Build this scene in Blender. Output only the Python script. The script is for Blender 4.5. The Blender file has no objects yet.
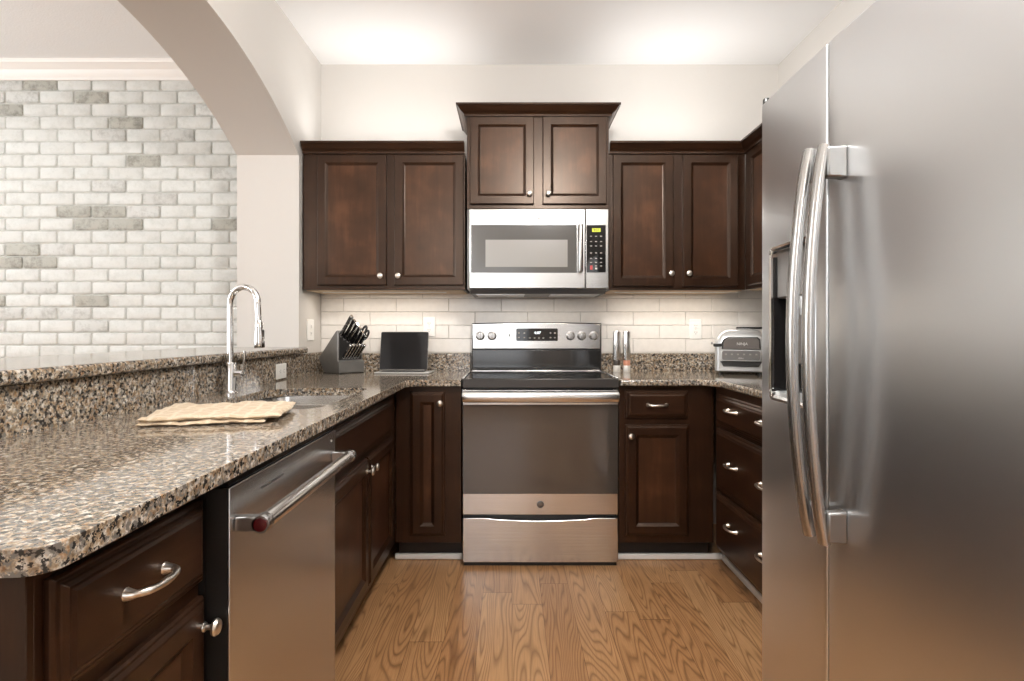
import bpy, bmesh, math, random
from mathutils import Vector, Matrix
random.seed(7)
PI = math.pi
S = bpy.context.scene
COL = S.collection

# ------------------------------------------------------------------ camera, world, lights, exposure
F = 570.0
H = 1.151
cam = bpy.data.cameras.new('camera')
cam.sensor_width = 36.0
cam.lens = 36.0 * F / 1024.0
cam.shift_y = -9.5 / 1024.0
cam.clip_start = 0.02
co = bpy.data.objects.new('camera', cam)
co.location = (0, 0, H)
co.rotation_euler = (PI / 2, 0, 0)
COL.objects.link(co)
S.camera = co
S.view_settings.view_transform = 'Standard'
S.view_settings.look = 'None'
S.view_settings.gamma = 1.0
S.view_settings.use_curve_mapping = False
S.view_settings.exposure = 0.27
try:
    S.cycles.use_denoising = True
    S.cycles.max_bounces = 10
    S.cycles.diffuse_bounces = 5
    S.cycles.glossy_bounces = 5
    S.cycles.caustics_reflective = False
    S.cycles.caustics_refractive = False
    S.cycles.sample_clamp_indirect = 6.0
except Exception:
    pass
W = bpy.data.worlds.new('daylight')
W.use_nodes = True
W.node_tree.nodes['Background'].inputs[0].default_value = (0.93, 0.96, 1.0, 1)
W.node_tree.nodes['Background'].inputs[1].default_value = 1.6
S.world = W


def area(name, loc, rot, sx, sy, power, color=(1, 1, 1), shape='RECTANGLE', spread=PI):
    l = bpy.data.lights.new(name, 'AREA')
    l.shape = shape
    l.size = sx
    l.size_y = sy
    l.energy = power
    l.color = color
    l.spread = spread
    o = bpy.data.objects.new(name, l)
    o.location = loc
    o.rotation_euler = rot
    COL.objects.link(o)
    return o


WARM = (1.0, 0.91, 0.80)
area('window_fill', (-4.9, 0.6, 1.55), (0, -PI / 2, 0), 1.5, 2.7, 55, (0.95, 0.98, 1.0))       # area lamp added as daylight from an unseen living room window
area('window_fill', (-0.7, -3.9, 1.45), (PI / 2, 0, 0), 1.9, 1.7, 13, (0.97, 0.98, 1.0))   # area lamp added as fill at the unseen window behind
area('cabinet_light', (-0.72, 3.22, 1.366), (0, 0, 0), 0.66, 0.03, 1.3, WARM)
area('cabinet_light', (0.93, 3.22, 1.366), (0, 0, 0), 0.66, 0.03, 1.3, WARM)
area('microwave_light', (0.139, 3.2, 1.344), (0, 0, 0), 0.4, 0.04, 0.5, WARM)
area('cabinet_top_fill', (-0.66, 3.20, 2.20), (PI + 0.25, 0, 0), 0.75, 0.06, 2.5, (1, 0.98, 0.95))     # uplights added over the wall cabinets to brighten the ceiling
area('cabinet_top_fill', (0.90, 3.20, 2.20), (PI + 0.25, 0, 0), 0.65, 0.06, 2.2, (1, 0.98, 0.95))


# ------------------------------------------------------------------ materials
def mat(name):
    m = bpy.data.materials.new(name)
    m.use_nodes = True
    nt = m.node_tree
    return m, nt, nt.nodes['Principled BSDF']


def nd(nt, typ, ins=None, **props):
    n = nt.nodes.new(typ)
    for k, v in props.items():
        setattr(n, k, v)
    for k, v in (ins or {}).items():
        if isinstance(v, bpy.types.NodeSocket):
            nt.links.new(v, n.inputs[k])
        else:
            n.inputs[k].default_value = v
    return n


def ramp(nt, fac, stops, interp='LINEAR'):
    r = nt.nodes.new('ShaderNodeValToRGB')
    r.color_ramp.interpolation = interp
    el = r.color_ramp.elements
    while len(el) < len(stops):
        el.new(0.5)
    for e, (p, c) in zip(el, stops):
        e.position = p
        e.color = (c[0], c[1], c[2], 1) if len(c) == 3 else c
    nt.links.new(fac, r.inputs[0])
    return r.outputs[0]


def coords(nt, scale=(1, 1, 1), which='Object'):
    tc = nd(nt, 'ShaderNodeTexCoord')
    mp = nd(nt, 'ShaderNodeMapping', {0: tc.outputs[which], 3: scale})
    return mp.outputs[0]


def bump(nt, b, h, strength, dist=0.001):
    n = nd(nt, 'ShaderNodeBump', {'Strength': strength, 'Distance': dist, 'Height': h})
    nt.links.new(n.outputs[0], b.inputs['Normal'])


def plain(name, c, rough=0.5, metal=0.0, spec=0.5, coat=0.0, noise=0.0, emit=None, es=1.0):
    m, nt, b = mat(name)
    b.inputs['Roughness'].default_value = rough
    b.inputs['Metallic'].default_value = metal
    b.inputs['Specular IOR Level'].default_value = spec
    b.inputs['Coat Weight'].default_value = coat
    if noise:
        n = nd(nt, 'ShaderNodeTexNoise', {0: coords(nt), 'Scale': 35.0, 'Detail': 4.0})
        lo = [x * (1 - noise) for x in c]
        hi = [min(1, x * (1 + noise)) for x in c]
        nt.links.new(ramp(nt, n.outputs[0], [(0.3, lo), (0.7, hi)]), b.inputs[0])
    else:
        b.inputs[0].default_value = (*c, 1)
    if emit:
        b.inputs['Emission Color'].default_value = (*emit, 1)
        b.inputs['Emission Strength'].default_value = es
    return m


def paint(name, c, tex=60.0, st=0.15):
    m, nt, b = mat(name)
    b.inputs[0].default_value = (*c, 1)
    b.inputs['Roughness'].default_value = 0.75
    n = nd(nt, 'ShaderNodeTexNoise', {0: coords(nt), 'Scale': tex, 'Detail': 5.0})
    bump(nt, b, n.outputs[0], st, 0.003)
    return m


def steel(name, c=(0.64, 0.628, 0.61), rough=0.20, axis='x', streak=0.08, bumpy=0.03):
    m, nt, b = mat(name)
    sc = {'x': (1.2, 180, 180), 'y': (180, 1.2, 180), 'z': (180, 180, 1.2)}[axis]
    n = nd(nt, 'ShaderNodeTexNoise', {0: coords(nt, sc), 'Scale': 2.0, 'Detail': 3.0})
    lo = [x * (1 - streak) for x in c]
    hi = [min(1, x * (1 + streak)) for x in c]
    nt.links.new(ramp(nt, n.outputs[0], [(0.3, lo), (0.7, hi)]), b.inputs[0])
    mr = nd(nt, 'ShaderNodeMapRange', {0: n.outputs[0], 3: rough - 0.04, 4: rough + 0.05})
    nt.links.new(mr.outputs[0], b.inputs['Roughness'])
    b.inputs['Metallic'].default_value = 1.0
    if bumpy: bump(nt, b, n.outputs[0], bumpy, 0.0004)
    return m


def wood_dark(name, vertical=True, k=1.0, mottle=0.5):
    m, nt, b = mat(name)
    sc = (26, 26, 2.2) if vertical else (2.2, 26, 26)
    n = nd(nt, 'ShaderNodeTexNoise', {0: coords(nt, sc), 'Scale': 1.6, 'Detail': 7.0, 'Roughness': 0.62})
    c = nd(nt, 'ShaderNodeTexNoise', {0: coords(nt), 'Scale': 7.0, 'Detail': 3.0})
    mx = nd(nt, 'ShaderNodeMix', {0: mottle, 2: n.outputs[0], 3: c.outputs[0]}, data_type='FLOAT')
    t = lambda *q: tuple(x * k for x in q)
    nt.links.new(ramp(nt, mx.outputs[0], [(0.30, t(0.0140, 0.0058, 0.0030)), (0.52, t(0.029, 0.0117, 0.0056)), (0.72, t(0.060, 0.0245, 0.0112))]), b.inputs[0])
    b.inputs['Roughness'].default_value = 0.30
    b.inputs['Specular IOR Level'].default_value = 0.42
    b.inputs['Specular Tint'].default_value = (1.0, 0.80, 0.66, 1)
    bump(nt, b, n.outputs[0], 0.04, 0.0008)
    return m


def granite(name):
    m, nt, b = mat(name)
    co_ = coords(nt)
    nz = lambda sc, det=4.0, rg=0.6, off=0.0: nd(nt, 'ShaderNodeTexNoise', {0: nd(nt, 'ShaderNodeVectorMath', {0: co_, 1: (off, off * 1.7, off * .6)}, operation='ADD').outputs[0], 'Scale': sc, 'Detail': det, 'Roughness': rg}).outputs[0]
    w = nd(nt, 'ShaderNodeTexNoise', {0: co_, 'Scale': 170.0, 'Detail': 4.0})
    wv = nd(nt, 'ShaderNodeVectorMath', {0: w.outputs[1], 'Scale': 0.012}, operation='SCALE')
    ad = nd(nt, 'ShaderNodeVectorMath', {0: co_, 1: wv.outputs[0]}, operation='ADD')
    v1 = nd(nt, 'ShaderNodeTexVoronoi', {0: ad.outputs[0], 'Scale': 190.0})
    s1 = nd(nt, 'ShaderNodeSeparateColor', {0: v1.outputs['Color']})
    base = ramp(nt, nz(75.0), [(0.34, (0.21, 0.145, 0.090)), (0.46, (0.36, 0.275, 0.19)), (0.53, (0.48, 0.42, 0.345)), (0.62, (0.61, 0.58, 0.53))])
    cell = ramp(nt, s1.outputs[0], [(0.0, (0.62, 0.60, 0.58)), (0.35, (0.92, 0.90, 0.87)), (0.75, (1.12, 1.1, 1.06)), (0.9, (0.88, 0.70, 0.55))], 'CONSTANT')
    m0 = nd(nt, 'ShaderNodeMix', {0: 1.0, 6: base, 7: cell}, data_type='RGBA', blend_type='MULTIPLY')
    gf = ramp(nt, nz(85.0, 4.0, 0.6, 3.1), [(0.52, (0, 0, 0)), (0.58, (1, 1, 1))])
    m1 = nd(nt, 'ShaderNodeMix', {0: gf, 6: m0.outputs[2], 7: (0.165, 0.15, 0.132, 1)}, data_type='RGBA')
    bf = ramp(nt, nz(100.0, 3.0, 0.65, 7.7), [(0.535, (0, 0, 0)), (0.57, (1, 1, 1))])
    m2 = nd(nt, 'ShaderNodeMix', {0: bf, 6: m1.outputs[2], 7: (0.030, 0.027, 0.024, 1)}, data_type='RGBA')
    nt.links.new(m2.outputs[2], b.inputs[0])
    b.inputs['Roughness'].default_value = 0.09
    b.inputs['Specular IOR Level'].default_value = 0.6
    return m


def oak_floor(name):
    m, nt, b = mat(name)
    tc = nd(nt, 'ShaderNodeTexCoord')
    sp = nd(nt, 'ShaderNodeSeparateXYZ', {0: tc.outputs['Object']})
    M_ = lambda op, a, c=0.0: nd(nt, 'ShaderNodeMath', {0: a, 1: c}, operation=op).outputs[0]
    PW, PL = 0.127, 1.15
    u = M_('DIVIDE', sp.outputs[0], PW)
    iu = M_('FLOOR', u)
    fu = M_('FRACT', u)
    r1 = nd(nt, 'ShaderNodeTexWhiteNoise', {'W': iu}, noise_dimensions='1D').outputs[0]
    v = M_('ADD', M_('DIVIDE', sp.outputs[1], PL), M_('MULTIPLY', r1, 5.0))
    iv = M_('FLOOR', v)
    fv = M_('FRACT', v)
    cid = nd(nt, 'ShaderNodeCombineXYZ', {0: iu, 1: iv})
    wn = nd(nt, 'ShaderNodeTexWhiteNoise', {0: cid.outputs[0]}, noise_dimensions='3D')
    rv, rc = wn.outputs[0], wn.outputs[1]
    off = nd(nt, 'ShaderNodeVectorMath', {0: rc, 'Scale': 20.0}, operation='SCALE')
    ps = nd(nt, 'ShaderNodeVectorMath', {0: tc.outputs['Object'], 1: off.outputs[0]}, operation='ADD')
    mp = nd(nt, 'ShaderNodeMapping', {0: ps.outputs[0], 3: (9.5, 0.85, 1)})
    n1 = nd(nt, 'ShaderNodeTexNoise', {0: mp.outputs[0], 'Scale': 1.0, 'Detail': 1.2, 'Roughness': 0.45})
    rings = M_('FRACT', M_('MULTIPLY', n1.outputs[0], 27.0))
    line = ramp(nt, rings, [(0.0, (0.45, 0.45, 0.45)), (0.18, (0.0, 0.0, 0.0)), (0.60, (0.10, 0.10, 0.10)), (0.88, (1, 1, 1)), (1.0, (0.45, 0.45, 0.45))])
    mp2 = nd(nt, 'ShaderNodeMapping', {0: ps.outputs[0], 3: (240, 9, 1)})
    n2 = nd(nt, 'ShaderNodeTexNoise', {0: mp2.outputs[0], 'Scale': 1.0, 'Detail': 3.0})
    base = ramp(nt, rv, [(0.0, (0.39, 0.196, 0.084)), (0.5, (0.445, 0.236, 0.106)), (1.0, (0.515, 0.292, 0.140))])
    drk = nd(nt, 'ShaderNodeMix', {0: 1.0, 6: base, 7: (0.36, 0.28, 0.21, 1)}, data_type='RGBA', blend_type='MULTIPLY')
    lf = M_('MULTIPLY', line, M_('ADD', M_('MULTIPLY', n2.outputs[0], 0.9), 0.25))
    m1 = nd(nt, 'ShaderNodeMix', {0: lf, 6: base, 7: drk.outputs[2]}, data_type='RGBA')
    fine = ramp(nt, n2.outputs[0], [(0.35, (0.86, 0.84, 0.80)), (0.6, (1.04, 1.04, 1.04))])
    m2 = nd(nt, 'ShaderNodeMix', {0: 1.0, 6: m1.outputs[2], 7: fine}, data_type='RGBA', blend_type='MULTIPLY')
    e1 = M_('LESS_THAN', M_('ABSOLUTE', M_('SUBTRACT', fu, 0.5)), 0.492)
    e2 = M_('LESS_THAN', M_('ABSOLUTE', M_('SUBTRACT', fv, 0.5)), 0.4985)
    eg = M_('MULTIPLY', e1, e2)
    ec = ramp(nt, eg, [(0.0, (0.50, 0.42, 0.36)), (1.0, (1, 1, 1))])
    m3 = nd(nt, 'ShaderNodeMix', {0: 1.0, 6: m2.outputs[2], 7: ec}, data_type='RGBA', blend_type='MULTIPLY')
    nt.links.new(m3.outputs[2], b.inputs[0])
    b.inputs['Roughness'].default_value = 0.33
    b.inputs['Specular IOR Level'].default_value = 0.4
    bump(nt, b, eg, 0.4, 0.0015)
    return m


def brick_paint(name, c, lo):
    m, nt, b = mat(name)
    n = nd(nt, 'ShaderNodeTexNoise', {0: coords(nt), 'Scale': 22.0, 'Detail': 8.0, 'Roughness': 0.7})
    nt.links.new(ramp(nt, n.outputs[0], [(0.36, lo), (0.54, c)]), b.inputs[0])
    b.inputs['Roughness'].default_value = 0.85
    n2 = nd(nt, 'ShaderNodeTexNoise', {0: coords(nt), 'Scale': 90.0, 'Detail': 6.0})
    bump(nt, b, n2.outputs[0], 0.5, 0.004)
    return m


def cloth(name):
    m, nt, b = mat(name)
    co_ = coords(nt)
    w1 = nd(nt, 'ShaderNodeTexWave', {0: co_, 'Scale': 7.0, 'Distortion': 1.2, 'Detail': 2.0}, bands_direction='X')
    w2 = nd(nt, 'ShaderNodeTexWave', {0: co_, 'Scale': 9.0, 'Distortion': 1.2, 'Detail': 2.0}, bands_direction='Y')
    mxx = nd(nt, 'ShaderNodeMath', {0: w1.outputs['Fac'], 1: w2.outputs['Fac']}, operation='MAXIMUM')
    nt.links.new(ramp(nt, mxx.outputs[0], [(0.80, (0.55, 0.425, 0.285)), (0.97, (0.66, 0.55, 0.41))]), b.inputs[0])
    b.inputs['Roughness'].default_value = 0.95
    b.inputs['Sheen Weight'].default_value = 0.2
    n = nd(nt, 'ShaderNodeTexNoise', {0: co_, 'Scale': 260.0, 'Detail': 3.0})
    bump(nt, b, n.outputs[0], 0.8, 0.003)
    return m


LAMP = 120.0     # glow of the added globes that brighten the rooms
M = dict(
    wall=paint('cream_wall_paint', (0.61, 0.582, 0.548)),
    ceil=paint('white_ceiling_paint', (0.93, 0.925, 0.92)),
    stipple=paint('stippled_ceiling_paint', (0.88, 0.89, 0.90), 130.0, 0.5),
    trim=plain('white_trim_paint', (0.82, 0.80, 0.77), 0.35),
    wood=wood_dark('espresso_wood', True, 0.80), woodh=wood_dark('espresso_wood_horizontal', False, 0.85), woodp=wood_dark('stained_maple_panel', True, 1.55, 0.65),
    toe=plain('black_toe_board', (0.014, 0.010, 0.009), 0.5, noise=0.2),
    ply=plain('pale_cabinet_underside', (0.62, 0.47, 0.31), 0.55, noise=0.1),
    nickel=plain('brushed_nickel', (0.80, 0.75, 0.68), 0.28, 1.0),
    steel=steel('brushed_steel', (0.72, 0.715, 0.70)), steelm=steel('brushed_steel_microwave', (0.55, 0.54, 0.525), 0.24), steelv=plain('brushed_steel_fridge', (0.74, 0.75, 0.765), 0.285, 1.0),
    steeld=plain('brushed_steel_dishwasher', (0.64, 0.645, 0.655), 0.26, 1.0),
    chrome=plain('chrome', (0.86, 0.86, 0.86), 0.06, 1.0),
    handle=plain('satin_steel_handle', (0.46, 0.452, 0.44), 0.27, 1.0), bars=plain('polished_bar_steel', (0.74, 0.72, 0.69), 0.25, 1.0),
    brack=plain('grey_bracket_steel', (0.30, 0.297, 0.29), 0.33, 1.0), sidep=plain('grey_door_edge', (0.11, 0.108, 0.105), 0.45), rail=plain('dark_front_rail', (0.055, 0.050, 0.046), 0.3, 0.5), darkst=plain('dark_steel', (0.16, 0.155, 0.15), 0.28, 1.0),
    black=plain('black_plastic', (0.016, 0.015, 0.014), 0.35), gloss=plain('black_gloss', (0.012, 0.011, 0.011), 0.06, spec=0.6),
    oveng=plain('smoked_oven_glass', (0.050, 0.041, 0.034), 0.07, spec=0.9, coat=0.5),
    micg=plain('smoked_microwave_glass', (0.10, 0.095, 0.088), 0.12, spec=0.6),
    micin=plain('perforated_window', (0.30, 0.285, 0.265), 0.22, spec=0.6),
    cook=plain('ceramic_cooktop', (0.020, 0.019, 0.018), 0.10, spec=0.7),
    ring=plain('burner_ring_print', (0.10, 0.10, 0.10), 0.25),
    tile=plain('white_glazed_tile', (0.80, 0.765, 0.72), 0.16, noise=0.03), grout=plain('grey_grout', (0.60, 0.575, 0.55), 0.9, noise=0.08),
    mortar=plain('white_mortar', (0.50, 0.505, 0.475), 0.95, noise=0.12),
    brickw=brick_paint('whitewashed_brick', (0.66, 0.675, 0.655), (0.58, 0.595, 0.57)),
    bricku=brick_paint('worn_brick', (0.60, 0.61, 0.59), (0.43, 0.435, 0.415)),
    brickg=brick_paint('grey_brick', (0.44, 0.44, 0.40), (0.26, 0.26, 0.23)),
    granite=granite('speckled_granite'), floor=oak_floor('oak_planks'), cloth=cloth('tan_cloth'),
    plate=plain('white_outlet_plastic', (0.86, 0.85, 0.82), 0.3), slot=plain('outlet_slot', (0.05, 0.05, 0.05), 0.5),
    blockg=plain('grey_knife_block', (0.17, 0.165, 0.155), 0.33, 0.35, noise=0.05), silver=plain('silver_plastic', (0.62, 0.63, 0.63), 0.28, 0.6),
    charcoal=plain('charcoal_plastic', (0.12, 0.105, 0.095), 0.35), greyp=plain('grey_plastic', (0.27, 0.26, 0.25), 0.3, 0.4),
    red=plain('red_medallion', (0.060, 0.004, 0.006), 0.2, spec=0.6), redb=plain('red_button', (0.55, 0.06, 0.06), 0.4),
    keyp=plain('dim_key_print', (0.30, 0.28, 0.25), 0.5), print=plain('pale_print', (0.70, 0.68, 0.64), 0.5), printd=plain('dark_print', (0.10, 0.09, 0.08), 0.5),
    lcd=plain('lit_white_digits', (0.9, 0.95, 1), 0.5, emit=(0.85, 0.95, 1.0), es=1.6),
    lcdg=plain('lit_green_display', (0.4, 0.45, 0.02), 0.5, emit=(0.55, 0.55, 0.03), es=0.55),
    lcdk=plain('dark_display_digits', (0.10, 0.12, 0.01), 0.5),
    pepper=plain('dark_peppercorns', (0.035, 0.025, 0.018), 0.5, noise=0.5), salt=plain('pink_salt', (0.62, 0.27, 0.17), 0.5, noise=0.25),
    clear=plain('pale_acrylic', (0.62, 0.60, 0.56), 0.08, spec=0.7), screen=plain('screen_glass', (0.010, 0.010, 0.011), 0.05, spec=0.35),
    lamp=plain('added_globe_glow', (0.9, 0.88, 0.84), 0.5, emit=(1, 0.978, 0.948), es=LAMP), lampw=plain('added_globe_glow_white', (0.9, 0.9, 0.9), 0.5, emit=(1, 0.985, 0.965), es=LAMP * 0.46), under=plain('grey_underside', (0.16, 0.155, 0.15), 0.4, 0.7),
)


# ------------------------------------------------------------------ mesh helpers
WC = {}      # top-level empties whose parts are written in world coordinates


def mark(o, label=None, cat=None, group=None, kind=None):
    if label: o['label'] = label
    if cat: o['category'] = cat
    if group: o['group'] = group
    if kind: o['kind'] = kind
    return o


def thing(name, label, cat, loc=(0, 0, 0), rz=0.0, group=None, wc=False):
    o = bpy.data.objects.new(name, None)
    o.empty_display_size = 0.05
    o.location = loc
    o.rotation_euler = (0, 0, rz)
    COL.objects.link(o)
    mark(o, label, cat, group)
    if wc:
        WC[o.name] = Vector(loc)
    return o


def root_of(o):
    while o.parent:
        o = o.parent
    return o


class MB:
    def __init__(s):
        s.b = bmesh.new()
        s.mi = 0

    def face(s, vs):
        try:
            f = s.b.faces.new(vs)
            f.material_index = s.mi
            return f
        except ValueError:
            return None

    def box(s, x0, x1, y0, y1, z0, z1, mtx=None):
        v = [s.b.verts.new((mtx @ Vector(p)) if mtx else p) for p in
             ((x0, y0, z0), (x1, y0, z0), (x1, y1, z0), (x0, y1, z0), (x0, y0, z1), (x1, y0, z1), (x1, y1, z1), (x0, y1, z1))]
        for q in ((0, 3, 2, 1), (4, 5, 6, 7), (0, 1, 5, 4), (1, 2, 6, 5), (2, 3, 7, 6), (3, 0, 4, 7)):
            s.face([v[i] for i in q])
        return s

    def loops(s, ls, cap0=True, cap1=True, closed=True):
        R = [[s.b.verts.new(p) for p in l] for l in ls]
        n = len(R[0])
        for a, c in zip(R, R[1:]):
            for i in range(n if closed else n - 1):
                j = (i + 1) % n
                s.face([a[i], a[j], c[j], c[i]])
        if cap0: s.face(list(reversed(R[0])))
        if cap1: s.face(R[-1])
        return s

    def prism(s, pts, axis, a, c):
        """pts in the plane across axis ('x': (y,z), 'y': (x,z), 'z': (x,y))"""
        def P(p, t):
            return {'x': (t, p[0], p[1]), 'y': (p[0], t, p[1]), 'z': (p[0], p[1], t)}[axis]
        return s.loops([[P(p, a) for p in pts], [P(p, c) for p in pts]])

    def tube(s, pts, r, n=12, cap=True, flat=1.0, up=None, smooth=0):
        P = [Vector(p) for p in pts]
        R = list(r) if hasattr(r, '__len__') else [r] * len(P)
        if smooth:
            Q, RR = [], []
            for i in range(len(P) - 1):
                p0, p1, p2, p3 = P[max(i - 1, 0)], P[i], P[i + 1], P[min(i + 2, len(P) - 1)]
                for k in range(smooth):
                    t = k / smooth
                    Q.append(0.5 * ((2 * p1) + (p2 - p0) * t + (2 * p0 - 5 * p1 + 4 * p2 - p3) * t * t + (3 * p1 - p0 - 3 * p2 + p3) * t ** 3))
                    RR.append(R[i] * (1 - t) + R[i + 1] * t)
            Q.append(P[-1]); RR.append(R[-1])
            P, R = Q, RR
        ls = []
        ref = Vector(up) if up else None
        for i, p in enumerate(P):
            d = (P[min(i + 1, len(P) - 1)] - P[max(i - 1, 0)]).normalized()
            if ref is None:
                ref = Vector((0, 0, 1)) if abs(d.z) < 0.9 else Vector((1, 0, 0))
            a = (ref - d * ref.dot(d)).normalized()
            c = d.cross(a)
            ref = a
            ls.append([p + a * (R[i] * flat * math.cos(2 * PI * k / n)) + c * (R[i] * math.sin(2 * PI * k / n)) for k in range(n)])
        return s.loops(ls, cap, cap)

    def lathe(s, prof, o=(0, 0, 0), d=(0, 0, 1), n=20):
        """prof: (radius, distance along d)"""
        d = Vector(d).normalized()
        a = d.orthogonal().normalized()
        c = d.cross(a)
        o = Vector(o)
        return s.loops([[o + d * h + a * (r * math.cos(2 * PI * k / n)) + c * (r * math.sin(2 * PI * k / n)) for k in range(n)] for r, h in prof])

    def build(s, name, m, parent=None, bevel=0.0, seg=2, smooth=True, angle=38, label=None):
        b = s.b
        bmesh.ops.recalc_face_normals(b, faces=b.faces[:])
        if parent is not None:
            rt = root_of(parent)
            if rt.name in WC:
                bmesh.ops.translate(b, verts=b.verts[:], vec=-WC[rt.name])
        if smooth:
            for f in b.faces: f.smooth = True
            for e in b.edges:
                if len(e.link_faces) == 2 and e.calc_face_angle(0) > math.radians(angle): e.smooth = False
        me = bpy.data.meshes.new(name)
        b.to_mesh(me)
        b.free()
        for x in (m if isinstance(m, list) else [m]): me.materials.append(x)
        o = bpy.data.objects.new(name, me)
        COL.objects.link(o)
        if parent is not None: o.parent = parent
        if bevel:
            md = o.modifiers.new('bevel', 'BEVEL')
            md.width = bevel; md.segments = seg; md.limit_method = 'ANGLE'; md.angle_limit = math.radians(40)
        if label: o['label'] = label
        return o


def box(name, m, x0, x1, y0, y1, z0, z1, parent=None, bevel=0.0, **k):
    return MB().box(x0, x1, y0, y1, z0, z1).build(name, m, parent, bevel, **k)


def struct(o):
    o['kind'] = 'structure'
    return o


def text(name, s, size, mtx, m, parent, depth=0.0003):
    c = bpy.data.curves.new(name, 'FONT')
    c.body = s; c.size = size; c.align_x = 'CENTER'; c.align_y = 'CENTER'; c.extrude = depth
    t = bpy.data.objects.new('tmp', c)
    COL.objects.link(t)
    me = bpy.data.meshes.new_from_object(t.evaluated_get(bpy.context.evaluated_depsgraph_get()))
    bpy.data.objects.remove(t)
    bpy.data.curves.remove(c)
    rt = root_of(parent)
    if rt.name in WC: mtx = Matrix.Translation(-WC[rt.name]) @ mtx
    me.transform(mtx)
    me.materials.clear(); me.materials.append(m)
    o = bpy.data.objects.new(name, me)
    COL.objects.link(o)
    o.parent = parent
    return o


FRONT = Matrix.Rotation(PI / 2, 4, 'X')          # text facing -Y


def at(x, y, z, R=FRONT):
    return Matrix.Translation((x, y, z)) @ R


def rrect(x0, x1, z0, z1, r, n=5):
    pts = []
    for cx, cz, a in ((x1 - r, z1 - r, 0), (x0 + r, z1 - r, 90), (x0 + r, z0 + r, 180), (x1 - r, z0 + r, 270)):
        for k in range(n + 1):
            t = math.radians(a + 90 * k / n)
            pts.append((cx + r * math.cos(t), cz + r * math.sin(t)))
    return pts


def arc_pts(c, r, a0, a1, n):
    return [(c[0] + r * math.cos(math.radians(a0 + (a1 - a0) * i / n)), c[1] + r * math.sin(math.radians(a0 + (a1 - a0) * i / n))) for i in range(n + 1)]


# ------------------------------------------------------------------ the room
XL, XR, YB, ZC = -1.140, 1.592, 3.405, 2.743
XA = -1.472            # living room face of the arched wall
struct(box('floor', M['floor'], -5.1, 1.7, -4.1, 3.5, -0.05, 0.0))
struct(box('ceiling', M['ceil'], XL - 0.2, 1.7, -4.1, 3.5, ZC, ZC + 0.05))
struct(box('ceiling_living', M['stipple'], -5.1, XL - 0.2, -4.1, 3.5, ZC, ZC + 0.05))
struct(box('wall_back', M['wall'], XA, 1.70, YB, YB + 0.1, 0, ZC))
struct(box('wall_right', M['wall'], XR, XR + 0.1, -4.1, YB, 0, ZC))

# arched wall between kitchen and living room, low wall under the opening
mb = MB()
A0, R_, HA, Y0, Y1, ZL = 1.956, 2.147, 2.391, 0.75, 3.05, 1.032


def arch(y): return HA - (R_ - math.sqrt(R_ * R_ - (y - A0) ** 2))


top = [(y, arch(y)) for y in [Y0 + (Y1 - Y0) * i / 40 for i in range(41)]]
prof = [(-4.0, 0), (YB, 0), (YB, ZC), (-4.0, ZC)]
bm = mb.b
for x in (XA, XL):
    pass
outer = [(-4.0, 0.0), (Y0, 0.0), (Y1, 0.0), (YB, 0.0), (YB, ZL), (YB, ZC), (-4.0, ZC), (-4.0, ZL)]
quads = [[(-4.0, 0), (Y0, 0), (Y0, ZL), (-4.0, ZL)], [(Y0, 0), (Y1, 0), (Y1, ZL), (Y0, ZL)], [(Y1, 0), (YB, 0), (YB, ZL), (Y1, ZL)],
         [(-4.0, ZL), (Y0, ZL), (Y0, arch(Y0)), (Y0, ZC), (-4.0, ZC)], [(Y1, ZL), (YB, ZL), (YB, ZC), (Y1, ZC), (Y1, arch(Y1))]]
for a, c in zip(top, top[1:]):
    quads.append([a, c, (c[0], ZC), (a[0], ZC)])
for x in (XA, XL):
    for q in quads:
        mb.face([bm.verts.new((x, p[0], p[1])) for p in q])
rim = [(Y0, ZL)] + top + [(Y1, ZL)]
for ring in (rim + [rim[0]], [(-4.0, 0), (YB, 0)], [(-4.0, ZC), (YB, ZC)], [(-4.0, 0), (-4.0, ZC)], [(YB, 0), (YB, ZC)]):
    for a, c in zip(ring, ring[1:]):
        mb.face([bm.verts.new((x, p[0], p[1])) for x, p in ((XA, a), (XL, a), (XL, c), (XA, c))])
bmesh.ops.remove_doubles(bm, verts=bm.verts[:], dist=0.0002)
struct(mb.build('wall_left', M['wall'], angle=25))

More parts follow.
